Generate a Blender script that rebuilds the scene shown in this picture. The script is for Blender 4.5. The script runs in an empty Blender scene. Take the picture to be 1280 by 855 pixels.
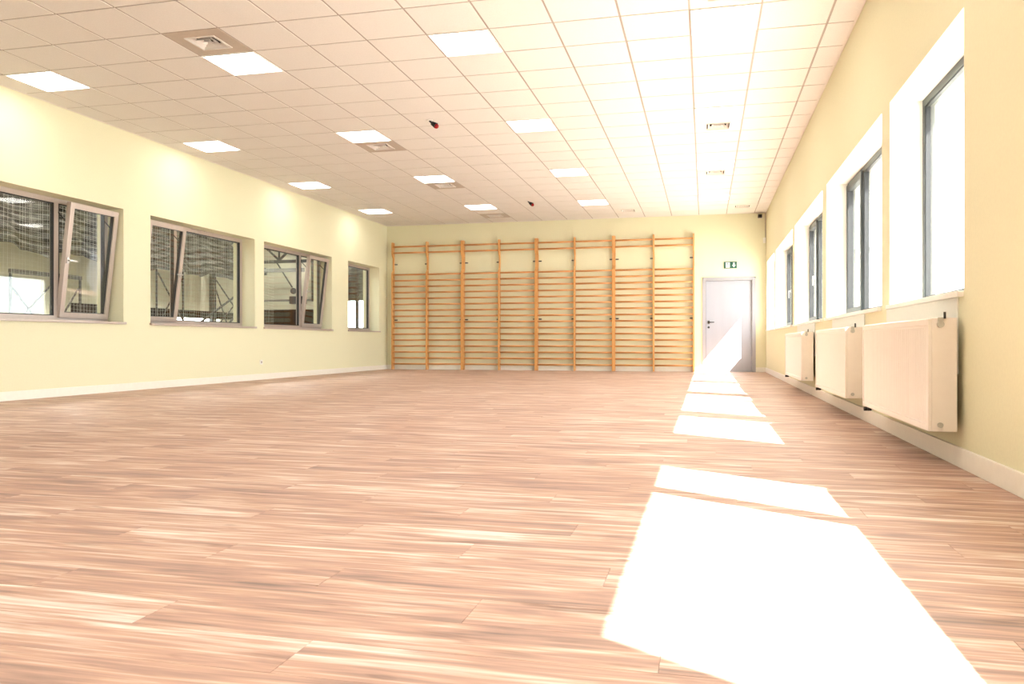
import bpy, bmesh, math, random
from mathutils import Vector, Matrix
random.seed(7)
PI = math.pi
C = bpy.context.scene.collection
scn = bpy.context.scene

# ------------------------------------------------------------ camera, sky, sun, exposure
YAW = math.radians(13.545)
CAMZ = 0.66
cam_d = bpy.data.cameras.new('camera')
cam_d.sensor_width = 36.0
cam_d.lens = 28.132
cam_d.shift_y = 0.0004
cam_d.clip_start = 0.05
cam = bpy.data.objects.new('camera', cam_d)
cam.location = (0, 0, CAMZ)
cam.rotation_euler = (PI / 2, 0, YAW)
C.objects.link(cam)
scn.camera = cam

world = bpy.data.worlds.new('world')
scn.world = world
world.use_nodes = True
wn = world.node_tree
bg = wn.nodes['Background']
bg.inputs[0].default_value = (0.93, 0.97, 1.0, 1)
bg.inputs[1].default_value = 8.0

sun_d = bpy.data.lights.new('sun', 'SUN')
sun_d.energy = 34.0
sun_d.color = (1.0, 0.97, 0.92)
sun_d.angle = math.radians(0.5)
sun = bpy.data.objects.new('sun', sun_d)
sun.rotation_euler = Vector((-1.0, 0.66, -1.217)).to_track_quat('-Z', 'Y').to_euler()
sun.location = (12, -5, 12)
C.objects.link(sun)

vs = scn.view_settings
vs.view_transform = 'Standard'
vs.look = 'None'
vs.exposure = 0.76
vs.gamma = 1.0
vs.use_curve_mapping = False

LAMP = 6.5        # ceiling panel emission

# ------------------------------------------------------------ dimensions
XR, XL, YB, YF = 1.32, -7.65, 18.55, -6.3
H = 3.536
T = 0.6                     # ceiling module
GX, GY = -2.529, 7.083      # a crossing of the ceiling grid
ZS, ZT = 0.93, 2.42         # window opening, right wall
LZS, LZT = 0.935, 2.465     # left wall

# ------------------------------------------------------------ materials
def mat(name, col, rough=0.5, metal=0.0, spec=0.5):
    m = bpy.data.materials.new(name)
    m.use_nodes = True
    b = m.node_tree.nodes['Principled BSDF']
    b.inputs['Base Color'].default_value = (*col, 1)
    b.inputs['Roughness'].default_value = rough
    b.inputs['Metallic'].default_value = metal
    b.inputs['Specular IOR Level'].default_value = spec
    return m

def grain(m, scale=(40, 40, 40), amount=0.12, bump=0.0, nscale=1.0, col2=None, detail=4):
    """object-space noise: slight colour variation and fine relief"""
    nt = m.node_tree; N = nt.nodes; L = nt.links
    b = N['Principled BSDF']
    g = N.new('ShaderNodeNewGeometry')
    mp = N.new('ShaderNodeMapping'); mp.inputs['Scale'].default_value = scale
    L.new(g.outputs['Position'], mp.inputs['Vector'])
    no = N.new('ShaderNodeTexNoise'); no.inputs['Scale'].default_value = nscale; no.inputs['Detail'].default_value = detail
    L.new(mp.outputs[0], no.inputs['Vector'])
    c = tuple(b.inputs['Base Color'].default_value)[:3]
    c2 = col2 or tuple(max(0, x * (1 - amount)) for x in c)
    r = N.new('ShaderNodeValToRGB')
    r.color_ramp.elements[0].position = 0.35; r.color_ramp.elements[0].color = (*c2, 1)
    r.color_ramp.elements[1].position = 0.65; r.color_ramp.elements[1].color = (*c, 1)
    L.new(no.outputs[0], r.inputs[0]); L.new(r.outputs[0], b.inputs['Base Color'])
    if bump:
        bu = N.new('ShaderNodeBump'); bu.inputs['Strength'].default_value = bump; bu.inputs['Distance'].default_value = 0.002
        L.new(no.outputs[0], bu.inputs['Height']); L.new(bu.outputs[0], b.inputs['Normal'])
    return m

M = {}
M['wall'] = grain(mat('wall_yellow', (0.755, 0.725, 0.515), 0.75, spec=0.3), (60, 60, 60), 0.03, 0.25)
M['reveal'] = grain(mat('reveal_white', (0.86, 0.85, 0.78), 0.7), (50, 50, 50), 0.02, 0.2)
M['white'] = grain(mat('white_paint', (0.85, 0.83, 0.78), 0.45), (20, 20, 20), 0.02)
M['board'] = grain(mat('skirting_white', (0.86, 0.82, 0.74), 0.4), (20, 20, 20), 0.03)
M['tile'] = grain(mat('ceiling_tile', (0.79, 0.755, 0.715), 0.9, spec=0.2), (90, 90, 90), 0.05, 0.5)
M['rail'] = grain(mat('ceiling_rail', (0.40, 0.335, 0.29), 0.5), (20, 20, 20), 0.05)
M['ventpanel'] = grain(mat('vent_panel_tan', (0.50, 0.42, 0.35), 0.55), (20, 20, 20), 0.05)
M['ventwhite'] = grain(mat('vent_panel_white', (0.78, 0.73, 0.68), 0.5), (20, 20, 20), 0.04)
M['black'] = grain(mat('black_void', (0.008, 0.008, 0.008), 0.7), (20, 20, 20), 0.2)
M['gasket'] = grain(mat('black_gasket', (0.015, 0.015, 0.016), 0.5), (20, 20, 20), 0.2)
M['alu'] = grain(mat('taupe_aluminium', (0.50, 0.42, 0.37), 0.38, 0.25), (30, 30, 4), 0.06)
M['grey_alu'] = grain(mat('grey_window_frame', (0.07, 0.08, 0.085), 0.45, 0.0, 0.3), (30, 30, 4), 0.08)
M['steel'] = grain(mat('brushed_steel', (0.55, 0.54, 0.52), 0.3, 0.9), (60, 60, 60), 0.1)
M['darksteel'] = grain(mat('dark_steel', (0.05, 0.05, 0.048), 0.5, 0.3), (10, 10, 10), 0.2)
M['rad'] = grain(mat('radiator_enamel', (0.83, 0.765, 0.70), 0.35), (20, 20, 20), 0.02)
M['door'] = grain(mat('door_grey', (0.40, 0.40, 0.45), 0.4), (8, 8, 1), 0.04)
M['doorframe'] = grain(mat('door_frame_grey', (0.38, 0.37, 0.40), 0.4), (8, 8, 1), 0.04)
M['pine'] = grain(mat('varnished_pine', (0.72, 0.37, 0.125), 0.38), (25, 25, 3), 0.2, 0.1, col2=(0.62, 0.30, 0.09))
M['pine_h'] = grain(mat('varnished_pine_rung', (0.68, 0.33, 0.11), 0.38), (3, 30, 30), 0.2, 0.1, col2=(0.52, 0.22, 0.065))
M['green'] = grain(mat('sign_green', (0.012, 0.10, 0.065), 0.4), (20, 20, 20), 0.08)
M['signwhite'] = grain(mat('sign_white', (0.85, 0.9, 0.86), 0.4), (20, 20, 20), 0.02)
M['red'] = grain(mat('red_glass_tip', (0.35, 0.01, 0.012), 0.2), (20, 20, 20), 0.1)
M['plastic'] = grain(mat('white_plastic', (0.82, 0.80, 0.74), 0.35), (20, 20, 20), 0.02)
M['hallwall'] = grain(mat('hall_wall_beige', (0.66, 0.635, 0.50), 0.8), (1.3, 1.3, 1.3), 0.16)
M['hallroof'] = grain(mat('hall_roof_grey', (0.25, 0.25, 0.23), 0.8), (2, 2, 2), 0.2)
M['hallfloor'] = grain(mat('hall_floor', (0.35, 0.27, 0.18), 0.5), (2, 2, 2), 0.2)
M['hallband'] = grain(mat('hall_dark_panelling', (0.005, 0.005, 0.005), 0.8, spec=0.1), (2, 2, 2), 0.3)
M['net'] = grain(mat('white_net_cord', (0.80, 0.80, 0.74), 0.8), (20, 20, 20), 0.1)
M['drape'] = grain(mat('dark_netting', (0.15, 0.145, 0.125), 0.9), (2.6, 2.6, 14), 0.5, 0.6, col2=(0.012, 0.012, 0.012))
M['concrete'] = grain(mat('outside_paving', (0.55, 0.53, 0.5), 0.9), (2, 2, 2), 0.15)
M['plaster'] = grain(mat('outside_plaster', (0.75, 0.74, 0.70), 0.9), (3, 3, 3), 0.06)

def emis(name, col, s):
    m = bpy.data.materials.new(name); m.use_nodes = True
    nt = m.node_tree; nt.nodes.clear()
    e = nt.nodes.new('ShaderNodeEmission'); o = nt.nodes.new('ShaderNodeOutputMaterial')
    e.inputs[0].default_value = (*col, 1); e.inputs[1].default_value = s
    nt.links.new(e.outputs[0], o.inputs[0]); return m
M['lamp'] = emis('lamp_diffuser', (1.0, 0.965, 0.90), LAMP)
M['halllamp'] = emis('hall_lamp_diffuser', (1.0, 0.98, 0.92), 95.0)  # glow of the strips added to light the hall

def glass(name, tint=(0.97, 0.99, 0.98)):
    m = bpy.data.materials.new(name); m.use_nodes = True
    nt = m.node_tree; N = nt.nodes; L = nt.links; N.clear()
    o = N.new('ShaderNodeOutputMaterial'); mx = N.new('ShaderNodeMixShader')
    tr = N.new('ShaderNodeBsdfTransparent'); gl = N.new('ShaderNodeBsdfGlossy'); lw = N.new('ShaderNodeLayerWeight')
    tr.inputs[0].default_value = (*tint, 1); gl.inputs['Roughness'].default_value = 0.0
    lw.inputs[0].default_value = 0.5
    pw = N.new('ShaderNodeMath'); pw.operation = 'POWER'; pw.inputs[1].default_value = 5.0
    ma = N.new('ShaderNodeMath'); ma.operation = 'MULTIPLY_ADD'; ma.inputs[1].default_value = 0.95; ma.inputs[2].default_value = 0.045
    L.new(lw.outputs['Facing'], pw.inputs[0]); L.new(pw.outputs[0], ma.inputs[0])
    L.new(ma.outputs[0], mx.inputs[0]); L.new(tr.outputs[0], mx.inputs[1]); L.new(gl.outputs[0], mx.inputs[2])
    L.new(mx.outputs[0], o.inputs[0]); return m
M['glass'] = glass('clear_glass')

PW, PL = 0.18, 1.22
def floor_material():
    m = bpy.data.materials.new('wood_planks'); m.use_nodes = True
    nt = m.node_tree; N = nt.nodes; L = nt.links
    b = N['Principled BSDF']
    def math_(op, a, bb=None):
        n = N.new('ShaderNodeMath'); n.operation = op
        for i, v in enumerate((a, bb)):
            if v is None: continue
            if isinstance(v, (int, float)): n.inputs[i].default_value = v
            else: L.new(v, n.inputs[i])
        return n.outputs[0]
    g = N.new('ShaderNodeNewGeometry'); sp = N.new('ShaderNodeSeparateXYZ')
    L.new(g.outputs['Position'], sp.inputs[0])
    X, Y = sp.outputs[0], sp.outputs[1]
    row = math_('FLOOR', math_('DIVIDE', math_('SUBTRACT', Y, YF), PW))
    off = math_('MULTIPLY', math_('FRACT', math_('MULTIPLY', row, 0.3819)), PL)
    col = math_('FLOOR', math_('DIVIDE', math_('ADD', math_('SUBTRACT', X, XL), off), PL))
    cb = N.new('ShaderNodeCombineXYZ'); L.new(row, cb.inputs[0]); L.new(col, cb.inputs[1])
    wn_ = N.new('ShaderNodeTexWhiteNoise'); wn_.noise_dimensions = '2D'; L.new(cb.outputs[0], wn_.inputs['Vector'])
    wc = N.new('ShaderNodeSeparateColor'); L.new(wn_.outputs['Color'], wc.inputs[0])
    # plank-local coordinates so that the grain breaks at each joint
    v = N.new('ShaderNodeCombineXYZ')
    L.new(math_('MULTIPLY', X, 1.0), v.inputs[0]); L.new(math_('MULTIPLY', Y, 1.0), v.inputs[1])
    L.new(math_('MULTIPLY', wc.outputs[0], 37.0), v.inputs[2])
    def noise(sx, sy, detail, dist=0.0):
        mp = N.new('ShaderNodeMapping'); mp.inputs['Scale'].default_value = (sx, sy, 1)
        L.new(v.outputs[0], mp.inputs[0])
        n = N.new('ShaderNodeTexNoise'); n.inputs['Scale'].default_value = 1.0
        n.inputs['Detail'].default_value = detail; n.inputs['Distortion'].default_value = dist
        L.new(mp.outputs[0], n.inputs['Vector']); return n.outputs[0]
    broad = noise(1.7, 14, 8, 0.8)
    fine = noise(3.2, 62, 7, 0.5)
    knots = noise(2.2, 16, 4, 1.2)
    r1 = N.new('ShaderNodeValToRGB')
    cr = r1.color_ramp
    cols = [(0.31, (0.22, 0.15, 0.13)), (0.42, (0.38, 0.235, 0.185)), (0.50, (0.49, 0.30, 0.222)), (0.565, (0.58, 0.42, 0.335)), (0.67, (0.76, 0.68, 0.61))]
    cr.elements[0].position, cr.elements[0].color = cols[0][0], (*cols[0][1], 1)
    cr.elements[1].position, cr.elements[1].color = cols[-1][0], (*cols[-1][1], 1)
    for p, c in cols[1:-1]:
        e = cr.elements.new(p); e.color = (*c, 1)
    tone = math_('MULTIPLY', math_('SUBTRACT', wc.outputs[1], 0.5), 0.07)
    L.new(math_('ADD', math_('ADD', math_('MULTIPLY', broad, 0.58), math_('MULTIPLY', fine, 0.42)), tone), r1.inputs[0])
    r2 = N.new('ShaderNodeValToRGB')
    r2.color_ramp.elements[0].position = 0.60; r2.color_ramp.elements[0].color = (1, 1, 1, 1)
    r2.color_ramp.elements[1].position = 0.74; r2.color_ramp.elements[1].color = (0.50, 0.46, 0.46, 1)
    L.new(knots, r2.inputs[0])
    mm = N.new('ShaderNodeMix'); mm.data_type = 'RGBA'; mm.blend_type = 'MULTIPLY'; mm.inputs[0].default_value = 0.8
    L.new(r1.outputs[0], mm.inputs[6]); L.new(r2.outputs[0], mm.inputs[7])
    L.new(mm.outputs[2], b.inputs['Base Color'])
    b.inputs['Roughness'].default_value = 0.48
    b.inputs['Specular IOR Level'].default_value = 0.3
    bu = N.new('ShaderNodeBump'); bu.inputs['Strength'].default_value = 0.35; bu.inputs['Distance'].default_value = 0.001
    L.new(fine, bu.inputs['Height']); L.new(bu.outputs[0], b.inputs['Normal'])
    return m
M['plank'] = floor_material()

# ------------------------------------------------------------ helpers
class MB:
    def __init__(s): s.bm = bmesh.new()
    def box(s, x0, x1, y0, y1, z0, z1, bev=0):
        r = bmesh.ops.create_cube(s.bm, size=1)
        vs_ = r['verts']
        for v in vs_:
            v.co = Vector(((x0 + x1) / 2 + v.co.x * (x1 - x0), (y0 + y1) / 2 + v.co.y * (y1 - y0), (z0 + z1) / 2 + v.co.z * (z1 - z0)))
        if bev:
            es = {e for v in vs_ for e in v.link_edges}
            bmesh.ops.bevel(s.bm, geom=list(es), offset=bev, segments=2, affect='EDGES', profile=0.6)
        return s
    def bar(s, p, q, r, n=8, r2=None, oval=1.0):
        p, q = Vector(p), Vector(q); d = q - p
        ret = bmesh.ops.create_cone(s.bm, cap_ends=True, cap_tris=False, segments=n, radius1=r, radius2=r if r2 is None else r2, depth=d.length)
        Mx = Matrix.Translation((p + q) / 2) @ d.to_track_quat('Z', 'Y').to_matrix().to_4x4()
        if oval != 1.0: Mx = Mx @ Matrix.Diagonal((oval, 1, 1, 1))
        bmesh.ops.transform(s.bm, matrix=Mx, verts=ret['verts'])
        return s
    def rail(s, p, q, w, h):
        """rectangular section member from p to q"""
        p, q = Vector(p), Vector(q); d = q - p
        ret = bmesh.ops.create_cube(s.bm, size=1)
        Mx = Matrix.Translation((p + q) / 2) @ d.to_track_quat('Z', 'Y').to_matrix().to_4x4() @ Matrix.Diagonal((w, h, d.length, 1))
        bmesh.ops.transform(s.bm, matrix=Mx, verts=ret['verts'])
        return s
    def prism(s, pts, axis, a, b):
        """extrude polygon pts between a and b along axis 0/1/2; pts given in the other two axes"""
        def mk(u, v, w):
            c = [0, 0, 0]; o = [i for i in range(3) if i != axis]; c[axis] = w; c[o[0]] = u; c[o[1]] = v; return c
        A = [s.bm.verts.new(mk(u, v, a)) for u, v in pts]; B = [s.bm.verts.new(mk(u, v, b)) for u, v in pts]
        s.bm.faces.new(A); s.bm.faces.new(B[::-1])
        n = len(pts)
        for i in range(n): s.bm.faces.new((A[i], B[i], B[(i + 1) % n], A[(i + 1) % n]))
        return s
    def sphere(s, c, r, sc=(1, 1, 1), n=12):
        ret = bmesh.ops.create_uvsphere(s.bm, u_segments=n, v_segments=max(6, n // 2), radius=r)
        bmesh.ops.transform(s.bm, matrix=Matrix.Translation(c) @ Matrix.Diagonal((*sc, 1)), verts=ret['verts'])
        return s
    def frame(s, axis, a, b, u0, u1, v0, v1, w):
        """rectangular ring in the plane normal to x (axis 0: u=y, v=z) or z (axis 2: u=x, v=y) or y (axis 1: u=x, v=z)"""
        for (p, q, r, t) in ((u0, u1, v0, v0 + w), (u0, u1, v1 - w, v1), (u0, u0 + w, v0 + w, v1 - w), (u1 - w, u1, v0 + w, v1 - w)):
            if axis == 0: s.box(a, b, p, q, r, t)
            elif axis == 1: s.box(p, q, a, b, r, t)
            else: s.box(p, q, r, t, a, b)
        return s
    def mesh(s, name, m, smooth=False):
        bmesh.ops.recalc_face_normals(s.bm, faces=s.bm.faces)
        me = bpy.data.meshes.new(name); s.bm.to_mesh(me); s.bm.free()
        me.materials.append(m)
        if smooth:
            for p in me.polygons: p.use_smooth = len(p.vertices) == 4
        return me
    def build(s, name, m, parent=None, smooth=False):
        return link(name, s.mesh(name, m, smooth), parent)

def link(name, me, parent=None, loc=None):
    o = bpy.data.objects.new(name, me); C.objects.link(o)
    if parent:
        o.parent = parent
        if loc is None: o.location = -parent.location if me else (0, 0, 0)
        if parent.parent: o.location = (0, 0, 0) if loc is None else loc
    if loc is not None: o.location = loc
    return o

def tag(o, label=None, cat=None, group=None, kind=None):
    if label: o['label'] = label
    if cat: o['category'] = cat
    if group: o['group'] = group
    if kind: o['kind'] = kind
    return o

def empty(name, loc=(0, 0, 0), label=None, cat=None, group=None, kind=None):
    o = bpy.data.objects.new(name, None); C.objects.link(o); o.location = loc
    o.empty_display_size = 0.1
    return tag(o, label, cat, group, kind)

def copy_tree(o, parent=None):
    c = o.copy(); C.objects.link(c)
    if parent: c.parent = parent
    for ch in list(o.children): copy_tree(ch, c)
    return c

def proj(X, Y, Z):
    c, s = math.cos(YAW), math.sin(YAW)
    d = -s * X + c * Y; r = c * X + s * Y
    if d < 0.2: return None
    return 640 + 1000.27 * r / d, 428 - 1000.27 * (Z - CAMZ) / d

def seen_area(x0, x1, y0, y1, z):
    """pixel area of a horizontal rectangle, clipped to the frame by sampling; ranks pieces by size in view"""
    P = [proj(x, y, z) for x, y in ((x0, y0), (x1, y0), (x1, y1), (x0, y1))]
    if any(p is None for p in P): return 0
    A = abs(sum(P[i][0] * P[(i + 1) % 4][1] - P[(i + 1) % 4][0] * P[i][1] for i in range(4))) / 2
    n = 0
    for i in range(9):
        for j in range(3):
            p = proj(x0 + (x1 - x0) * i / 8, y0 + (y1 - y0) * j / 2, z)
            n += 0 <= p[0] <= 1280 and 0 <= p[1] <= 855
    return A * n / 27

# ------------------------------------------------------------ floor
fl = MB().box(XL - 0.45, XR + 0.45, YF, YB, -0.20, -0.004).build('floor', M['hallfloor'])
tag(fl, 'warm reddish brown wood-look plank floor with sunlit patches', 'floor', kind='structure')
planks = []
r = 0
y = YF
while y < YB - 0.02:
    off = ((r * 0.3819) % 1.0) * PL
    k = 0
    while True:
        a = XL - off + k * PL; b = a + PL
        k += 1
        if b <= XL + 0.01: continue
        if a >= XR - 0.01: break
        a, b = max(a, XL), min(b, XR)
        planks.append((a, b, y, min(y + PW, YB)))
    y += PW; r += 1
planks.sort(key=lambda p: -seen_area(*p, 0.0))
cache = {}
for a, b, y0, y1 in planks[:300]:
    key = (round(b - a, 3), round(y1 - y0, 3))
    if key not in cache:
        w, h = (b - a) / 2 - 0.0006, (y1 - y0) / 2 - 0.0006
        cache[key] = MB().box(-w, w, -h, h, -0.004, 0.0).mesh('floor_plank', M['plank'])
    link('floor_plank', cache[key], fl, ((a + b) / 2, (y0 + y1) / 2, 0))
m = MB()
for a, b, y0, y1 in planks[300:]:
    m.box(a + 0.0006, b - 0.0006, y0 + 0.0006, y1 - 0.0006, -0.004, 0.0)
tag(m.build('far_planks', M['plank'], fl), kind='stuff')

# ------------------------------------------------------------ ceiling
cl = MB().box(XL - 0.45, XR + 0.45, YF, YB + 0.3, H + 0.25, H + 0.45).build('ceiling', M['rail'])
tag(cl, 'suspended ceiling of square off-white tiles in a metal grid', 'ceiling', kind='structure')
lights, vents = [], []
for i, cx in enumerate((-8, -4, 0, 4)):
    for j, cy in enumerate((-15, -10, -5, 0, 5, 10, 15)):
        lights.append((cx, cy, i, j - 3))
tanvents = [(-4, -1), (-4, 6), (-4, 11), (-4, 17)]
whitevents = [(4, -1), (4, 6), (4, 11), (1, 17), (5, 17)]
taken = {(a, b) for a, b, _, _ in lights} | set(tanvents) | set(whitevents)
cells = []
i0 = math.floor((XL - GX) / T); i1 = math.floor((XR - GX) / T); j0 = math.floor((YF - GY) / T); j1 = math.floor((YB - GY) / T)
for i in range(i0, i1 + 1):
    for j in range(j0, j1 + 1):
        if (i, j) in taken: continue
        a, b = max(GX + i * T, XL), min(GX + (i + 1) * T, XR)
        c_, d_ = max(GY + j * T, YF), min(GY + (j + 1) * T, YB)
        if b - a < 0.03 or d_ - c_ < 0.03: continue
        cells.append((a, b, c_, d_))
cells.sort(key=lambda p: -seen_area(*p, H))
g = 0.0105
cache = {}
for a, b, y0, y1 in cells[:300]:
    key = (round(b - a, 3), round(y1 - y0, 3))
    if key not in cache:
        w, h = (b - a) / 2 - g, (y1 - y0) / 2 - g
        cache[key] = MB().box(-w, w, -h, h, 0, 0.02).mesh('ceiling_tile', M['tile'])
    link('ceiling_tile', cache[key], cl, ((a + b) / 2, (y0 + y1) / 2, H))
m = MB()
for a, b, y0, y1 in cells[300:]: m.box(a + g, b - g, y0 + g, y1 - g, H, H + 0.02)
tag(m.build('far_tiles', M['tile'], cl), kind='stuff')
for i in range(i0 + 1, i1 + 1):
    x = GX + i * T
    MB().box(x - 0.012, x + 0.012, YF, YB, H + 0.004, H + 0.03).build('main_rail', M['rail'], cl)
for j in range(j0 + 1, j1 + 1):
    y = GY + j * T
    MB().box(XL, XR, y - 0.012, y + 0.012, H + 0.0045, H + 0.0285).build('cross_rail', M['rail'], cl)
MB().frame(2, H - 0.004, H + 0.02, XL, XR, YF, YB, 0.02).build('edge_trim', M['ventwhite'], cl)

# ------------------------------------------------------------ walls with openings
def wall_x(name, x0, x1, ya, yb, z0, z1, ops, mt, label, parent_open=None):
    """wall slab normal to x; ops = (y0, y1, z0, z1) sorted by y"""
    m = MB(); y = ya
    for (a, b, c_, d_) in ops:
        m.box(x0, x1, y, a, z0, z1)
        m.box(x0, x1, a, b, z0, c_); m.box(x0, x1, a, b, d_, z1)
        y = b
    m.box(x0, x1, y, yb, z0, z1)
    bmesh.ops.remove_doubles(m.bm, verts=m.bm.verts, dist=1e-5)
    o = m.build(name, mt); tag(o, label, 'wall', kind='structure'); return o

RW = [(-5.9, -3.2, -4.0), (-2.9, -0.02, -0.9), (0.48, 3.34, 2.45), (4.63, 6.36, None), (6.63, 9.50, 8.60), (9.81, 12.76, 11.90), (13.04, 16.08, 15.2), (16.36, 18.25, None)]  # first opening is unseen, added for more bounce on the near floor
XO = 1.77
wr = wall_x('wall_right', XR, XO, YF, YB + 0.3, -0.2, H + 0.45, [(a, b, ZS, ZT) for a, b, _ in RW], M['wall'], 'long yellow wall on the right with deep window openings above the radiators')
LW = [(1.2, 4.4, LZS, LZT), (6.60, 9.30, LZS, LZT), (9.84, 12.55, LZS, LZT), (12.85, 15.52, LZS, LZT), (16.32, 18.05, LZS, LZT)]
XLO = XL - 0.42
wl = wall_x('wall_left', XLO, XL, YF, YB + 0.3, -0.2, H + 0.45, LW, M['wall'], 'long yellow wall on the left with windows onto the neighbouring hall')
wb = MB()
DX0, DX1, DZ = -0.02, 1.07, 2.09
wb.box(XL, DX0, YB, YB + 0.3, -0.2, H + 0.25); wb.box(DX1, XR, YB, YB + 0.3, -0.2, H + 0.25)
wb.box(DX0, DX1, YB, YB + 0.3, DZ, H + 0.25); wb.box(DX0, DX1, YB, YB + 0.3, -0.2, -0.004)
bmesh.ops.remove_doubles(wb.bm, verts=wb.bm.verts, dist=1e-5)
tag(wb.build('wall_back', M['wall']), 'pale yellow end wall behind the wooden wall bars and the grey door', 'wall', kind='structure')
tag(MB().box(XL - 0.45, XR + 0.45, YF - 0.3, YF, -0.2, H + 0.45).build('wall_front', M['wall']), 'plain yellow end wall behind the camera', 'wall', kind='structure')
# white lining of the right-hand window reveals (paint on the reveals)
m = MB()
for a, b, _ in RW:
    for x0, x1 in ((XR + 0.001, 1.54), (1.61, XO - 0.001)):
        m.box(x0, x1, b - 0.004, b, ZS, ZT); m.box(x0, x1, a, a + 0.004, ZS, ZT); m.box(x0, x1, a, b, ZT - 0.004, ZT)
m.build('reveal_lining', M['reveal'], wr)

# skirting
tag(MB().box(XR - 0.016, XR, YF, YB, 0, 0.105, 0.003).build('baseboard_right', M['board']), 'white skirting board under the radiators along the right wall', 'baseboard', kind='structure')
tag(MB().box(XL, XL + 0.016, YF, YB, 0, 0.105, 0.003).build('baseboard_left', M['board']), 'white skirting board along the left wall', 'baseboard', kind='structure')
m = MB().box(XL + 0.016, DX0 - 0.03, YB - 0.016, YB, 0, 0.105, 0.003).box(DX1 + 0.03, XR - 0.016, YB - 0.016, YB, 0, 0.105, 0.003)
tag(m.build('baseboard_back', M['board']), 'white skirting board along the end wall behind the wall bars', 'baseboard', kind='structure')

# ------------------------------------------------------------ right windows
wnum = 0
def right_window(a, b, mul, label):
    global wnum
    wnum += 1
    e = empty('window_%d' % wnum, (1.575, (a + b) / 2, ZS), label, 'window', kind='structure')
    x0, x1 = 1.54, 1.61
    f = MB().frame(0, x0, x1, a + 0.004, b - 0.004, ZS, ZT - 0.004, 0.055)
    if mul: f.box(x0, x1, mul - 0.035, mul + 0.035, ZS + 0.055, ZT - 0.059)
    f.build('window_frame', M['grey_alu'], e)
    spans = [(a + 0.059, (mul - 0.035) if mul else b - 0.059)]
    if mul: spans.append((mul + 0.035, b - 0.059))
    for k, (p, q) in enumerate(spans):
        z0, z1 = ZS + 0.055, ZT - 0.059
        if k == 1:      # narrow opening sash with handle
            s_ = MB().frame(0, x0 - 0.018, x1 - 0.012, p - 0.02, q + 0.02, z0 - 0.02, z1 + 0.02, 0.06).build('sash', M['grey_alu'], e)
            h = MB().box(x0 - 0.032, x0 - 0.018, p - 0.003, p + 0.025, 1.55, 1.62, 0.003).box(x0 - 0.06, x0 - 0.03, p + 0.004, p + 0.018, 1.575, 1.593).box(x0 - 0.068, x0 - 0.052, p + 0.001, p + 0.021, 1.46, 1.597, 0.004)
            h.build('handle', M['steel'], s_).location = -e.location * 0
            ga = MB().frame(0, x0 - 0.014, x0 + 0.04, p + 0.04, q - 0.04, z0 + 0.04, z1 - 0.04, 0.006).build('gasket', M['gasket'], e)
            MB().box(x0 + 0.012, x0 + 0.032, p + 0.042, q - 0.042, z0 + 0.042, z1 - 0.042).build('pane', M['glass'], e)
        else:
            MB().frame(0, x0 + 0.006, x0 + 0.05, p, q, z0, z1, 0.008).build('gasket', M['gasket'], e)
            MB().box(x0 + 0.02, x0 + 0.044, p + 0.003, q - 0.003, z0 + 0.003, z1 - 0.003).build('pane', M['glass'], e)
    MB().box(XR - 0.03, 1.54, a + 0.001, b - 0.001, ZS - 0.028, ZS + 0.002, 0.003).build('window_sill', M['white'], e)
    return e
RL = ['third window back behind the camera in the right wall', 'second window behind the camera in the right wall', 'grey framed window in the right wall beside the camera, casting the largest sun patch',
      'nearest visible window in the right wall, one tall pane cut by the wall edge',
      'second visible window in the right wall, with dark mullion and narrow sash, over the middle radiator',
      'third visible window in the right wall, over the farthest radiator',
      'fourth visible window in the right wall, narrow dark sliver beyond the radiators',
      'farthest window in the right wall, next to the corner by the grey door']
for (a, b, mul), lb in zip(RW, RL): right_window(a, b, mul, lb)

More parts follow.
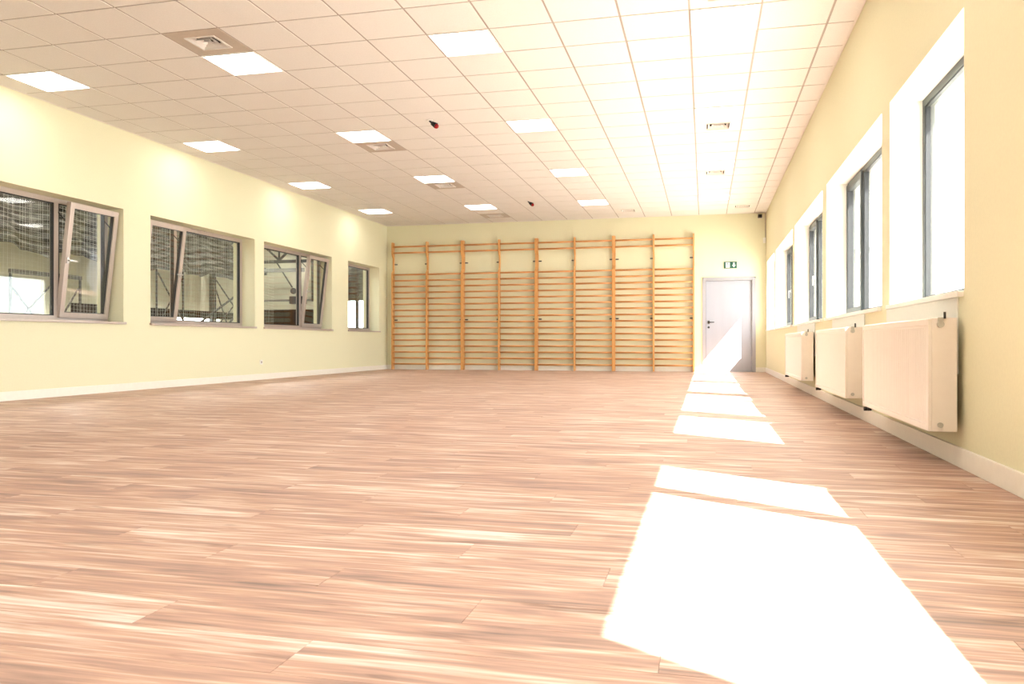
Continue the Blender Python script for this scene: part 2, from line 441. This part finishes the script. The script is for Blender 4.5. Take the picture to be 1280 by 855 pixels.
# ------------------------------------------------------------ left windows
def left_window(a, b, mul, sash_side, label):
    """sash_side: 'far' or 'near' part is the tilted-in sash, None for a single fixed pane"""
    global wnum
    wnum += 1
    e = empty('window_%d' % wnum, (-7.94, (a + b) / 2, LZS), label, 'window', kind='structure')
    x1, x0 = -7.90, -7.97
    f = MB().frame(0, x0, x1, a, b, LZS, LZT, 0.06)
    if mul: f.box(x0, x1, mul - 0.035, mul + 0.035, LZS + 0.06, LZT - 0.06)
    f.build('window_frame', M['alu'], e)
    spans = [(a + 0.06, (mul - 0.035) if mul else b - 0.06, 'near' if mul else 'whole')]
    if mul: spans.append((mul + 0.035, b - 0.06, 'far'))
    for p, q, nm in spans:
        z0, z1 = LZS + 0.06, LZT - 0.06
        if nm == sash_side:
            MB().frame(0, x1 - 0.05, x1 + 0.002, p - 0.001, q + 0.001, z0 - 0.001, z1 + 0.001, 0.012).build('gasket', M['gasket'], e)
            piv = Vector((x1 + 0.005, (p + q) / 2, z0 - 0.02))
            R_ = Matrix.Rotation(math.radians(7.0), 4, 'Y')
            w = (q - p) / 2 + 0.022; hh = z1 - z0 + 0.04
            def place(mb, name, mt, par):
                bmesh.ops.transform(mb.bm, matrix=Matrix.Translation(piv) @ R_, verts=mb.bm.verts)
                return mb.build(name, mt, par)
            s_ = place(MB().frame(0, -0.03, 0.03, -w, w, 0, hh, 0.068), 'sash', M['alu'], e)
            place(MB().frame(0, -0.033, 0.012, -w + 0.066, w - 0.066, 0.066, hh - 0.066, 0.008), 'gasket', M['gasket'], s_)
            place(MB().box(-0.014, 0.008, -w + 0.07, w - 0.07, 0.07, hh - 0.07), 'pane', M['glass'], s_)
            sg = -1 if nm == 'far' else 1
            yy = sg * (w - 0.034)
            place(MB().box(0.03, 0.042, yy - 0.016, yy + 0.016, hh / 2 - 0.04, hh / 2 + 0.04, 0.003).box(0.04, 0.075, yy - 0.009, yy + 0.009, hh / 2 - 0.01, hh / 2 + 0.01).box(0.062, 0.078, min(yy, yy - sg * 0.12), max(yy, yy - sg * 0.12), hh / 2 - 0.011, hh / 2 + 0.011, 0.004), 'handle', M['steel'], s_)
            for s2 in (-1, 1):
                place(MB().rail((-0.03, s2 * (w - 0.02), hh - 0.25), (-0.19, s2 * (w - 0.02), hh - 0.12), 0.006, 0.014), 'tilt_stay', M['darksteel'], s_)
        else:
            MB().frame(0, x1 - 0.05, x1 - 0.004, p, q, z0, z1, 0.012).build('gasket', M['gasket'], e)
            MB().box(x1 - 0.04, x1 - 0.016, p + 0.003, q - 0.003, z0 + 0.003, z1 - 0.003).build('pane', M['glass'], e)
    MB().box(-7.90, XL + 0.035, a - 0.02, b + 0.02, LZS - 0.03, LZS, 0.003).build('window_sill', M['alu'], e)
    return e
left_window(1.2, 4.4, 3.4, None, 'left wall window beside the camera, outside the picture')
left_window(6.60, 9.30, 8.41, 'far', 'nearest visible window in the left wall, its right sash tilted inwards, cut by the left edge')
left_window(9.84, 12.55, 10.73, 'near', 'second window in the left wall, narrow left sash tilted in, wide fixed right pane')
left_window(12.85, 15.52, 14.62, 'far', 'third window in the left wall, right sash tilted in, showing pipes and dark panelling')
left_window(16.32, 18.05, None, None, 'small farthest window in the left wall by the corner, single pane')

# ------------------------------------------------------------ door
d = empty('door_1', (0.525, YB, 0), 'pale grey flush door in the end wall at the right corner', 'door', kind='structure')
m = MB().box(DX0, DX0 + 0.045, YB - 0.02, YB + 0.12, 0, DZ).box(DX1 - 0.045, DX1, YB - 0.02, YB + 0.12, 0, DZ).box(DX0 + 0.045, DX1 - 0.045, YB - 0.02, YB + 0.12, DZ - 0.045, DZ)
m.box(DX0 - 0.03, DX0, YB - 0.02, YB, 0, DZ + 0.03).box(DX1, DX1 + 0.03, YB - 0.02, YB, 0, DZ + 0.03).box(DX0 - 0.03, DX1 + 0.03, YB - 0.02, YB, DZ, DZ + 0.03)
m.build('door_frame', M['doorframe'], d)
lf = MB().box(DX0 + 0.048, DX1 - 0.048, YB + 0.045, YB + 0.09, 0.006, DZ - 0.048, 0.003).build('door_leaf', M['door'], d)
def dpart(mb, nm, mt): return mb.build(nm, mt, lf)
hx = DX0 + 0.105
dpart(MB().box(hx - 0.022, hx + 0.022, YB + 0.037, YB + 0.046, 1.08, 1.15, 0.003).bar((hx, YB + 0.04, 1.115), (hx, YB - 0.015, 1.115), 0.010).bar((hx - 0.008, YB - 0.012, 1.115), (hx + 0.12, YB - 0.012, 1.115), 0.010), 'handle', M['darksteel'])
dpart(MB().bar((hx, YB + 0.046, 1.0), (hx, YB + 0.033, 1.0), 0.025, 16).box(hx - 0.005, hx + 0.005, YB + 0.026, YB + 0.034, 0.985, 1.015), 'lock', M['darksteel'])
for z in (0.25, 1.05, 1.8):
    MB().bar((DX1 - 0.05, YB + 0.035, z), (DX1 - 0.05, YB + 0.035, z + 0.1), 0.009).build('hinge', M['steel'], d)
MB().box(DX0, DX1, YB + 0.12, YB + 0.2, 0, DZ).build('door_backing', M['black'], d)
MB().box(DX0, DX1, YB + 0.0, YB + 0.12, -0.004, 0.004).build('threshold', M['steel'], d)

# ------------------------------------------------------------ ceiling lights and vents
rows = ['nearest', 'second', 'third', 'farthest']
colsN = ['column along the left wall', 'second column from the left wall', 'third column from the left wall', 'column nearest the windows on the right']
m = MB().frame(2, -0.006, 0.05, -0.293, 0.293, -0.293, 0.293, 0.012)
frame_me = m.mesh('lamp_frame', M['white'])
diff_me = MB().box(-0.281, 0.281, -0.281, 0.281, -0.002, 0.04).mesh('diffuser', M['lamp'])
for cx, cy, i, j in lights:
    loc = (GX + (cx + 0.5) * T, GY + (cy + 0.5) * T, H)
    if j >= 0:
        lb = 'lit square ceiling light panel, %s row, %s' % (rows[j], colsN[i])
    else:
        lb = 'lit square ceiling light panel out of view behind the camera'
    e = empty('ceiling_light', loc, lb, 'ceiling light', 'square ceiling light panels' if j >= 0 else 'ceiling light panels behind the camera')
    link('lamp_frame', frame_me, e, (0, 0, 0)); link('diffuser', diff_me, e, (0, 0, 0))

def vent(cx, cy, mt, label, grp):
    loc = (GX + (cx + 0.5) * T, GY + (cy + 0.5) * T, H)
    e = empty('ceiling_vent', loc, label, 'vent', grp)
    def p(mb, nm, mm_): 
        o = mb.mesh(nm, mm_); return link(nm, o, e, (0, 0, 0))
    m = MB()
    m.box(-0.293, 0.293, -0.293, -0.15, 0, 0.012).box(-0.293, 0.293, 0.15, 0.293, 0, 0.012).box(-0.293, -0.15, -0.15, 0.15, 0, 0.012).box(0.15, 0.293, -0.15, 0.15, 0, 0.012)
    p(m, 'panel', mt)
    p(MB().frame(2, -0.008, 0.004, -0.158, 0.158, -0.158, 0.158, 0.012), 'grille_frame', M['ventwhite'])
    p(MB().box(-0.15, 0.15, -0.15, 0.15, 0.09, 0.12), 'duct', M['black'])
    p(MB().box(-0.15, -0.146, -0.15, 0.15, 0.012, 0.09).box(0.146, 0.15, -0.15, 0.15, 0.012, 0.09).box(-0.15, 0.15, -0.15, -0.146, 0.012, 0.09).box(-0.15, 0.15, 0.146, 0.15, 0.012, 0.09), 'duct_side', M['black'])
    for k, (ri, ro) in enumerate(((0.012, 0.036), (0.058, 0.084), (0.106, 0.132))):
        mb = MB(); bm = mb.bm
        for sgn in range(4):
            R_ = Matrix.Rotation(sgn * PI / 2, 4, 'Z')
            q = [(-ri, ri, 0.030), (ri, ri, 0.030), (ro, ro, -0.006), (-ro, ro, -0.006)]
            lo = [bm.verts.new(R_ @ Vector(c)) for c in q]
            up = [bm.verts.new(R_ @ (Vector(c) + Vector((0, 0, 0.003)))) for c in q]
            bm.faces.new(lo); bm.faces.new(up[::-1])
            for t in range(4): bm.faces.new((lo[t], up[t], up[(t + 1) % 4], lo[(t + 1) % 4]))
        p(mb, 'louver', M['ventwhite'])
    p(MB().bar((-0.0, 0, 0.02), (0, 0, 0.09), 0.012), 'centre_screw', M['darksteel'])
TL = ['tan air vent ahead of the nearest light, second column from the left wall',
      'tan air vent just behind the second row light, second column from the left',
      'tan air vent just behind the third row light, second column from the left',
      'faint tan air vent near the end wall above the wall bars, behind the farthest light']
for (cx, cy), lb in zip(tanvents, TL): vent(cx, cy, M['ventpanel'], lb, 'tan ceiling air vents')
WL = ['white air vent at the top edge of the picture, ahead of the nearest right light',
      'white air vent directly behind the second row light in the right column',
      'white air vent directly behind the third row light in the right column',
      'white air vent near the end wall, above the right half of the wall bars',
      'white air vent near the end wall, above the grey door']
for (cx, cy), lb in zip(whitevents, WL): vent(cx, cy, M['ventwhite'], lb, 'white ceiling air vents')

# ceiling sprinkler-like fittings
def fitting(x, y, label):
    e = empty('ceiling_sprinkler', (x, y, H), label, 'sprinkler', 'small ceiling fittings')
    def p(mb, nm, mm_, sm=True): return link(nm, mb.mesh(nm, mm_, sm), e, (0, 0, 0))
    p(MB().bar((0, 0, 0), (0, 0, -0.012), 0.045, 20, 0.04), 'escutcheon', M['white'])
    p(MB().bar((0, 0, -0.012), (0.045, -0.01, -0.05), 0.013, 12), 'stem', M['darksteel'])
    p(MB().bar((0.035, -0.008, -0.045), (0.095, -0.02, -0.085), 0.024, 14, 0.038), 'body', M['black'])
    p(MB().sphere((0.1, -0.022, -0.092), 0.032), 'tip', M['red'])
fitting(-3.46, 9.81, 'small dark ceiling sprinkler with red tip, nearer of the two in mid ceiling')
fitting(-3.49, 15.87, 'small dark ceiling sprinkler near the end wall, farther of the two')

# ------------------------------------------------------------ wall bars
P0, BW = -7.48, 0.907
RZ = [3.002, 2.853] + [2.316 - 0.1452 * k for k in range(16)]
def rung_mesh(L_):
    mb = MB(); mb.bar((-L_ / 2, 0, 0), (L_ / 2, 0, 0), 0.0155, 10)
    for v in mb.bm.verts: v.co.z *= 1.35
    return mb.mesh('rung', M['pine_h'], True)
UW = 0.034
rung_me = rung_mesh(BW - UW)
prof = [(0, 0), (-0.135, 0), (-0.135, 2.33), (-0.12, 2.37), (-0.055, 2.43), (-0.055, 2.72), (-0.11, 2.78), (-0.13, 2.82), (-0.13, 3.09), (-0.115, 3.11), (0, 3.11)]
upr_me = MB().prism(prof, 0, -UW / 2, UW / 2).mesh('upright', M['pine'])
br_me = MB().box(-0.005, 0.07, -0.006, 0.0, -0.014, 0.014).box(-0.005, 0.0, -0.045, 0.0, -0.014, 0.014).bar((0.05, -0.006, 0), (0.05, -0.014, 0), 0.008).mesh('bracket', M['darksteel'])
U = 2 * BW
WBL = ['wooden gymnastic wall bars, first section from the left, next to the left corner', 'wooden gymnastic wall bars, second section from the left',
       'wooden gymnastic wall bars, third section from the left', 'wooden gymnastic wall bars, rightmost section beside the grey door']
for k in range(4):
    base = P0 + k * U
    e = empty('wall_bars', (base + BW, YB - 0.018, 0), WBL[k], 'wall bars', 'wooden wall bars on the end wall')
    xs = [-BW + UW / 2 + 0.002, 0, BW - UW / 2 - 0.002]
    for x in xs: link('upright', upr_me, e, (x, 0, 0))
    for bx in (-1, 1):
        for q, z in enumerate(RZ):
            o = link('rung', rung_me, e, (bx * BW / 2, -0.105, z)); o.scale.x = 0.985
            if q >= 2: o.location.y = -0.11
    for x, sgn in ((xs[0] + UW / 2, 1), (xs[1] - UW / 2, -1), (xs[2] - UW / 2, -1)):
        for z in (2.58, 1.21):
            o = link('bracket', br_me, e, (x, 0.018, z)); o.scale.x = sgn

# ------------------------------------------------------------ radiators
def radiator(y0, y1, label):
    e = empty('radiator', (1.21, (y0 + y1) / 2, 0.19), label, 'radiator', 'white panel radiators under the right windows')
    xa, xb, z0, z1 = 1.146, 1.286, 0.19, 0.785
    # convector core
    m = MB().box(xa + 0.016, xa + 0.024, y0 + 0.012, y1 - 0.012, z0 + 0.012, z1 - 0.012).box(xb - 0.016, xb - 0.001, y0 + 0.012, y1 - 0.012, z0 + 0.012, z1 - 0.012)
    n = int((y1 - y0) / 0.06)
    for k in range(n):
        yy = y0 + 0.03 + (y1 - y0 - 0.06) * k / (n - 1)
        m.box(xa + 0.024, xb - 0.016, yy - 0.003, yy + 0.003, z0 + 0.02, z1 - 0.02)
    m.build('convector_core', M['rad'], e)
    # front panel: profiled with shallow vertical channels between folded edges
    pts = []
    pitch = 0.0333
    bm = MB()
    bm.box(xa + 0.006, xa + 0.014, y0 + 0.004, y1 - 0.004, z0 + 0.004, z1 - 0.004)
    bm.box(xa, xa + 0.016, y0, y0 + 0.03, z0, z1, 0.003).box(xa, xa + 0.016, y1 - 0.03, y1, z0, z1, 0.003)
    bm.box(xa, xa + 0.016, y0 + 0.03, y1 - 0.03, z1 - 0.035, z1, 0.003).box(xa, xa + 0.016, y0 + 0.03, y1 - 0.03, z0, z0 + 0.035, 0.003)
    yy = y0 + 0.045
    while yy < y1 - 0.05:
        bm.box(xa + 0.0045, xa + 0.008, yy, yy + pitch * 0.8, z0 + 0.045, z1 - 0.045, 0.001)
        yy += pitch
    bm.build('front_panel', M['rad'], e)
    for ya, yb in ((y0, y0 + 0.012), (y1 - 0.012, y1)):
        MB().box(xa + 0.016, xb, ya, yb, z0, z1 + 0.004, 0.003).build('end_cover', M['rad'], e)
    m = MB()
    k = y0 + 0.02
    while k < y1 - 0.03:
        m.box(xa + 0.016, xb - 0.001, k, k + 0.010, z1 - 0.002, z1 + 0.003); k += 0.022
    m.box(xa + 0.014, xa + 0.02, y0 + 0.012, y1 - 0.012, z1 - 0.004, z1 + 0.004).box(xb - 0.004, xb, y0 + 0.012, y1 - 0.012, z1 - 0.004, z1 + 0.004)
    m.build('top_grille', M['rad'], e)
    # air vent at the top near corner, plug at the bottom near corner
    MB().bar((xa + 0.058, y0 + 0.002, z1 - 0.03), (xa + 0.058, y0 - 0.014, z1 - 0.03), 0.017, 16).box(xa + 0.045, xa + 0.071, y0 - 0.010, y0 - 0.002, z1 - 0.03, z1 + 0.008, 0.002).build('air_vent', M['steel'], e)
    MB().bar((xa + 0.078, y0 - 0.006, z1 + 0.0), (xa + 0.078, y0 - 0.006, z1 + 0.035), 0.006, 10).build('vent_key', M['darksteel'], e)
    MB().bar((xa + 0.058, y0 + 0.002, z0 + 0.035), (xa + 0.058, y0 - 0.010, z0 + 0.035), 0.014, 16).build('plug', M['steel'], e)
    # black angle valve below the far end, with two pipes into the wall
    v = MB().bar((xa + 0.03, y1 - 0.11, z0 - 0.018), (xa - 0.01, y1 - 0.11, z0 - 0.018), 0.014, 14).bar((xa + 0.03, y1 - 0.06, z0 - 0.018), (xa - 0.002, y1 - 0.06, z0 - 0.018), 0.012, 14).box(xa + 0.012, xa + 0.04, y1 - 0.13, y1 - 0.04, z0 - 0.03, z0 - 0.006, 0.003)
    v.build('valve', M['darksteel'], e)
    MB().bar((xa + 0.03, y1 - 0.11, z0 - 0.02), (xa + 0.03, y1 - 0.11, z0 + 0.006), 0.009, 10).bar((xa + 0.03, y1 - 0.06, z0 - 0.02), (xa + 0.03, y1 - 0.06, z0 + 0.006), 0.009, 10).bar((xa + 0.03, y1 - 0.11, z0 - 0.018), (XR, y1 - 0.11, z0 - 0.018), 0.009, 10).bar((xa + 0.03, y1 - 0.06, z0 - 0.018), (XR, y1 - 0.06, z0 - 0.018), 0.009, 10).build('pipe', M['white'], e)
    for yy in (y0 + 0.25, y1 - 0.25):
        MB().box(xb, XR - 0.008, yy - 0.02, yy + 0.02, z0 + 0.05, z1 - 0.05).build('wall_bracket', M['white'], e)
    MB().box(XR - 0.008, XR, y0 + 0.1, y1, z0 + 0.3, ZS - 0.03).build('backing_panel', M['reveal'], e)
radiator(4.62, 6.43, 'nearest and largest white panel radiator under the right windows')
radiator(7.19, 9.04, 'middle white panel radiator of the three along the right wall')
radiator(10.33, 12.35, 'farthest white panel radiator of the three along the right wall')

# ------------------------------------------------------------ exit sign, camera, socket
e = empty('exit_sign', (0.555, YB, 2.39), 'small green and white emergency exit sign above the grey door', 'sign')
MB().box(0.415, 0.695, YB - 0.02, YB, 2.315, 2.465, 0.003).build('plate', M['green'], e)
yf = YB - 0.022
m = MB().box(0.455, 0.545, yf, yf + 0.004, 2.33, 2.45)
m.build('doorway', M['signwhite'], e)
yk = yf - 0.002
m = MB()
m.bar((0.500, yk, 2.425), (0.500, yk + 0.002, 2.425), 0.011, 14)
m.rail((0.502, yk, 2.415), (0.492, yk, 2.375), 0.016, 0.003).rail((0.492, yk, 2.377), (0.516, yk, 2.362), 0.011, 0.003).rail((0.516, yk, 2.364), (0.514, yk, 2.336), 0.010, 0.003)
m.rail((0.491, yk, 2.378), (0.482, yk, 2.356), 0.011, 0.003).rail((0.483, yk, 2.357), (0.462, yk, 2.350), 0.010, 0.003)
m.rail((0.502, yk, 2.408), (0.524, yk, 2.394), 0.008, 0.003).rail((0.500, yk, 2.408), (0.478, yk, 2.396), 0.008, 0.003)
m.build('running_figure', M['green'], e)
m = MB().prism([(0.632, 2.335), (0.668, 2.385), (0.668, 2.392), (0.648, 2.392), (0.648, 2.445), (0.616, 2.445), (0.616, 2.392), (0.596, 2.392), (0.596, 2.385)], 1, yf, yf + 0.004)
m.build('arrow', M['signwhite'], e)

e = empty('security_camera', (1.2, YB, 3.44), 'small black security camera in the top right corner above the door', 'camera')
MB().box(1.17, 1.24, YB - 0.02, YB, 3.41, 3.48, 0.003).build('wall_plate', M['plastic'], e)
MB().bar((1.205, YB - 0.02, 3.445), (1.19, YB - 0.07, 3.445), 0.012, 12).build('arm', M['darksteel'], e)
MB().box(1.14, 1.225, YB - 0.19, YB - 0.06, 3.41, 3.475, 0.006).build('housing', M['darksteel'], e)
MB().bar((1.18, YB - 0.19, 3.442), (1.18, YB - 0.2, 3.442), 0.022, 16).build('lens', M['black'], e)
e = empty('sensor_box', (1.28, YB, 2.93), 'small white sensor box with cable in the right corner above the door', 'sensor')
MB().box(1.255, 1.312, YB - 0.035, YB, 2.86, 2.98, 0.004).build('housing', M['plastic'], e)
MB().bar((1.305, YB - 0.008, 2.98), (1.305, YB - 0.008, H - 0.004), 0.006, 8).build('cable', M['rail'], e)

e = empty('wall_socket', (XL, 12.75, 0.32), 'small white wall socket low on the left wall below the second and third windows', 'socket')
MB().box(XL, XL + 0.012, 12.71, 12.79, 0.27, 0.35, 0.003).build('plate', M['plastic'], e)
MB().bar((XL + 0.012, 12.75, 0.31), (XL + 0.014, 12.75, 0.31), 0.022, 16).build('outlet', M['rail'], e)

# ------------------------------------------------------------ outside ground
tag(MB().box(XO, 45, -30, 50, -0.5, -0.3).build('ground', M['concrete']), 'pale paved ground outside the right windows', 'ground', kind='structure')

# ------------------------------------------------------------ neighbouring hall beyond the left wall
HX, HY0, HY1, HZ = -17.0, -4.0, 27.0, 6.0
tag(MB().box(HX - 0.3, XLO, HY0, HY1 + 0.3, -0.3, 0).build('hall_floor', M['hallfloor']), 'dark floor of the neighbouring hall seen through the left windows', 'floor', kind='structure')
tag(MB().box(HX - 0.3, XLO, HY0, HY1 + 0.3, HZ, HZ + 0.2).build('hall_ceiling', M['hallroof']), 'grey roof of the neighbouring hall', 'ceiling', kind='structure')
hf = wall_x('wall_hall_far', HX - 0.3, HX, HY0, HY1 + 0.3, 0, HZ, [(20.3, 25.6, 0.85, 1.5)], M['hallwall'], 'beige far side wall of the neighbouring hall')
MB().box(HX, HX + 0.05, 18.6, 27, 1.5, 1.75).build('lintel_band', M['hallband'], hf)
m = MB()
WX0, WX1 = -13.4, -11.6
m.box(HX, WX0, HY1, HY1 + 0.3, 0, HZ).box(WX1, XLO + 0.3, HY1, HY1 + 0.3, 0, HZ).box(WX0, WX1, HY1, HY1 + 0.3, 0, 0.9).box(WX0, WX1, HY1, HY1 + 0.3, 2.35, HZ)
he = m.build('wall_hall_end', M['hallwall']); tag(he, 'beige end wall of the neighbouring hall with dark lower panelling', 'wall', kind='structure')
for k in range(6):
    x0 = HX + 0.02 + k * 0.59
    MB().box(x0, x0 + 0.575, HY1 - 0.03, HY1, 0, 1.88).build('dark_panel', M['hallband'], he)
MB().frame(1, HY1 + 0.1, HY1 + 0.18, WX0, WX1, 0.9, 2.35, 0.06).box(-12.42, -12.30, HY1 + 0.1, HY1 + 0.18, 0.96, 2.29).build('window_bars', M['darksteel'], he)
tag(MB().box(HX - 0.3, XLO, HY0 - 0.2, HY0, 0, HZ).build('wall_hall_near', M['hallwall']), 'near end wall of the neighbouring hall', 'wall', kind='structure')
tag(MB().box(XLO, XLO + 0.25, YB + 0.3, HY1 + 0.3, 0, HZ).box(XLO, XLO + 0.25, HY0, YB + 0.3, H + 0.45, HZ).build('wall_hall_side', M['hallwall']), 'side wall of the neighbouring hall beyond the small far window', 'wall', kind='structure')

for k, (x, y) in enumerate([(-12, 2), (-12, 8), (-12, 14), (-12, 20), (-12, 24)]):  # strip lights added out of view to brighten the hall
    e = empty('hall_light', (x, y, 5.6), 'long strip light in the neighbouring hall, ' + ['hidden nearest the camera', 'second from the camera', 'behind the first left window', 'behind the second left window', 'nearest the far end wall'][k], 'light', 'strip lights in the neighbouring hall')
    link('lamp_housing', MB().box(-0.9, 0.9, -0.24, 0.24, 0, 0.06).bar((-0.7, 0, 0.06), (-0.7, 0, 0.395), 0.01).bar((0.7, 0, 0.06), (0.7, 0, 0.395), 0.01).mesh('lamp_housing', M['white']), e, (0, 0, 0))
    link('diffuser', MB().box(-0.87, 0.87, -0.22, 0.22, -0.01, 0).mesh('diffuser', M['halllamp']), e, (0, 0, 0))

# bunched dark netting along the far side
mb = MB(); bm = mb.bm
ny, nz = 240, 110
ya, yb_, za, zb = 9.0, 24.3, 2.85, 5.9
G = []
for i in range(ny + 1):
    y = ya + (yb_ - ya) * i / ny; rowv = []
    for j in range(nz + 1):
        z = za + (zb - za) * j / nz
        ph = z * 2 * PI / 0.21 + 1.3 * math.sin(y * 2.3) + 0.9 * math.sin(y * 5.1 + z)
        x = -15.6 + 0.07 * math.sin(ph) + 0.05 * math.sin(y * 9 + z * 3)
        rowv.append(bm.verts.new((x, y, z + 0.09 * math.sin(y * 3.1 + z * 1.7) - 0.05 * (j == 0) * math.sin(y * 7))))
    G.append(rowv)
for i in range(ny):
    for j in range(nz): bm.faces.new((G[i][j], G[i + 1][j], G[i + 1][j + 1], G[i][j + 1]))
o = mb.build('dark_netting', M['drape'], None, True)
sm = o.modifiers.new('thickness', 'SOLIDIFY'); sm.thickness = 0.01
tag(o, 'bunched dark netting hanging along the far side of the neighbouring hall', 'netting')

mb = MB(); bm = mb.bm; G = []
for i in range(121):
    x = -13.9 + 3.6 * i / 120
    G.append([bm.verts.new((x, 26.6 + 0.06 * math.sin(x * 19) + 0.03 * math.sin(x * 7 + j), 2.15 + j * (HZ - 2.152) / 6)) for j in range(7)])
for i in range(120):
    for j in range(6): bm.faces.new((G[i][j], G[i + 1][j], G[i + 1][j + 1], G[i][j + 1]))
o = mb.build('dark_curtain', M['drape'], None, True)
sm = o.modifiers.new('thickness', 'SOLIDIFY'); sm.thickness = 0.01
tag(o, 'dark gathered curtain hanging above the bright far window of the neighbouring hall', 'curtain')

# fine white safety net just behind the first two windows
m = MB()
y = 7.0
NX = -8.75
rr = random.Random(3)
def strand(p, q, w=0.0019):
    m.rail(p, q, w, w)
while y < 15.1:
    strand((NX, y, 0.3), (NX + rr.uniform(-.02, .02), y + rr.uniform(-.03, .03), 3.3)); y += 0.06
z = 0.3
while z < 3.31:
    prev = None
    for k in range(28):
        yy = 7.0 + 8.1 * k / 27
        p = (NX, yy, z + 0.018 * math.sin(k * 1.3 + z * 4))
        if prev: strand(prev, p)
        prev = p
    z += 0.06
m.bar((NX, 6.9, 3.31), (NX, 15.2, 3.31), 0.008)
tag(m.build('safety_net', M['net']), 'fine white safety net hanging close behind the two nearer left windows', 'net', kind='stuff')

# steel frames with braces in the hall
def steel_frame(y0, y1, ztop, label, diag):
    e = empty('steel_frame', (-14.0, (y0 + y1) / 2, 0), label, 'frame', 'braced steel frames in the neighbouring hall')
    MB().box(-14.02, -13.98, y0 - 0.02, y0 + 0.02, 0, ztop).build('post', M['darksteel'], e)
    MB().box(-14.02, -13.98, y1 - 0.02, y1 + 0.02, 0, ztop).build('post', M['darksteel'], e)
    MB().box(-14.03, -13.97, y0 - 0.03, y1 + 0.03, ztop, ztop + 0.09).build('top_beam', M['darksteel'], e)
    for (a, b) in diag:
        MB().rail((-14.0, *a), (-14.0, *b), 0.028, 0.028).build('brace', M['darksteel'], e)
steel_frame(13.7, 15.6, 2.1, 'braced steel frame seen through the nearest left window', [((13.75, 1.0), (14.9, 2.05)), ((14.9, 1.0), (15.55, 1.9)), ((13.75, 1.8), (14.6, 0.9))])
steel_frame(18.25, 19.35, 2.6, 'braced steel frame behind the left part of the second left window', [((18.3, 2.5), (19.3, 1.3)), ((18.3, 1.1), (19.3, 2.4))])
steel_frame(20.84, 22.6, 2.6, 'braced steel frame behind the right part of the second left window', [((20.88, 2.5), (22.5, 1.2)), ((20.88, 1.1), (22.5, 2.3)), ((20.88, 2.2), (21.5, 1.1))])
e = empty('raking_brace', (-13.6, 20.2, 0), 'pair of raking steel braces rising to the right behind the second left window', 'frame')
MB().rail((-13.6, 18.9, 0.9), (-13.6, 22.2, 2.5), 0.045, 0.045).build('strut', M['darksteel'], e)
MB().rail((-13.6, 20.4, 0.8), (-13.6, 22.3, 2.3), 0.045, 0.045).build('strut', M['darksteel'], e)
MB().box(-13.65, -13.55, 22.15, 22.25, 0, 2.6).build('post', M['darksteel'], e)
MB().box(-13.63, -13.57, 18.85, 18.95, 0, 0.95).box(-13.63, -13.57, 20.36, 20.44, 0, 0.86).build('foot', M['darksteel'], e)

# roof truss, pipe and ball pendant before the hall's end wall
e = empty('roof_truss', (-14, 25, 3.5), 'dark steel roof truss at the top of the third left window view', 'truss')
MB().rail((HX, 25, 3.45), (XLO, 25, 3.45), 0.1, 0.1).build('bottom_chord', M['darksteel'], e)
MB().rail((HX, 25, 4.5), (XLO, 25, 4.5), 0.1, 0.1).build('top_chord', M['darksteel'], e)
x = HX + 0.5
kk = 0
while x < XLO - 1:
    z0, z1 = (3.5, 4.45) if kk % 2 == 0 else (4.45, 3.5)
    MB().rail((x, 25, z0), (x + 1.1, 25, z1), 0.06, 0.06).build('web_member', M['darksteel'], e)
    MB().rail((x, 25, 3.5), (x, 25, 4.45), 0.05, 0.05).build('web_member', M['darksteel'], e)
    x += 1.1; kk += 1
for xx in (HX + 0.06, XLO - 0.06):
    MB().box(xx - 0.06, xx + 0.06, 24.94, 25.06, 0, 4.55).build('column', M['darksteel'], e)
e = empty('air_duct', (-14.6, 26.2, 3.2), 'pale horizontal air duct under the roof truss in the neighbouring hall', 'duct')
MB().rail((HX, 24.7, 3.12), (-13.2, 24.7, 3.12), 0.12, 0.12).build('duct_run', M['hallroof'], e)
MB().box(-15.2, -14.7, 24.45, 24.9, 2.98, 3.22, 0.02).build('duct_box', M['darksteel'], e)
e = empty('hanging_ball', (-14.2, 25, 3.4), 'dark ball hanging on a sloping arm below the roof truss', 'pendant')
MB().bar((-14.35, 24.95, 3.4), (-13.75, 24.9, 2.55), 0.025).build('arm', M['darksteel'], e)
MB().sphere((-13.7, 24.9, 2.42), 0.11).build('ball', M['darksteel'], e)
e = empty('water_pipe', (-14.3, 26.8, 2.1), 'horizontal pipe with valve box on the end wall of the neighbouring hall', 'pipe')
MB().bar((HX, HY1 - 0.1, 2.22), (-13.2, HY1 - 0.1, 2.22), 0.035).build('pipe_run', M['hallroof'], e)
MB().box(-14.9, -14.3, HY1 - 0.25, HY1 - 0.002, 2.08, 2.36, 0.03).build('valve_box', M['darksteel'], e)

for o in C.objects:
    o.select_set(False)
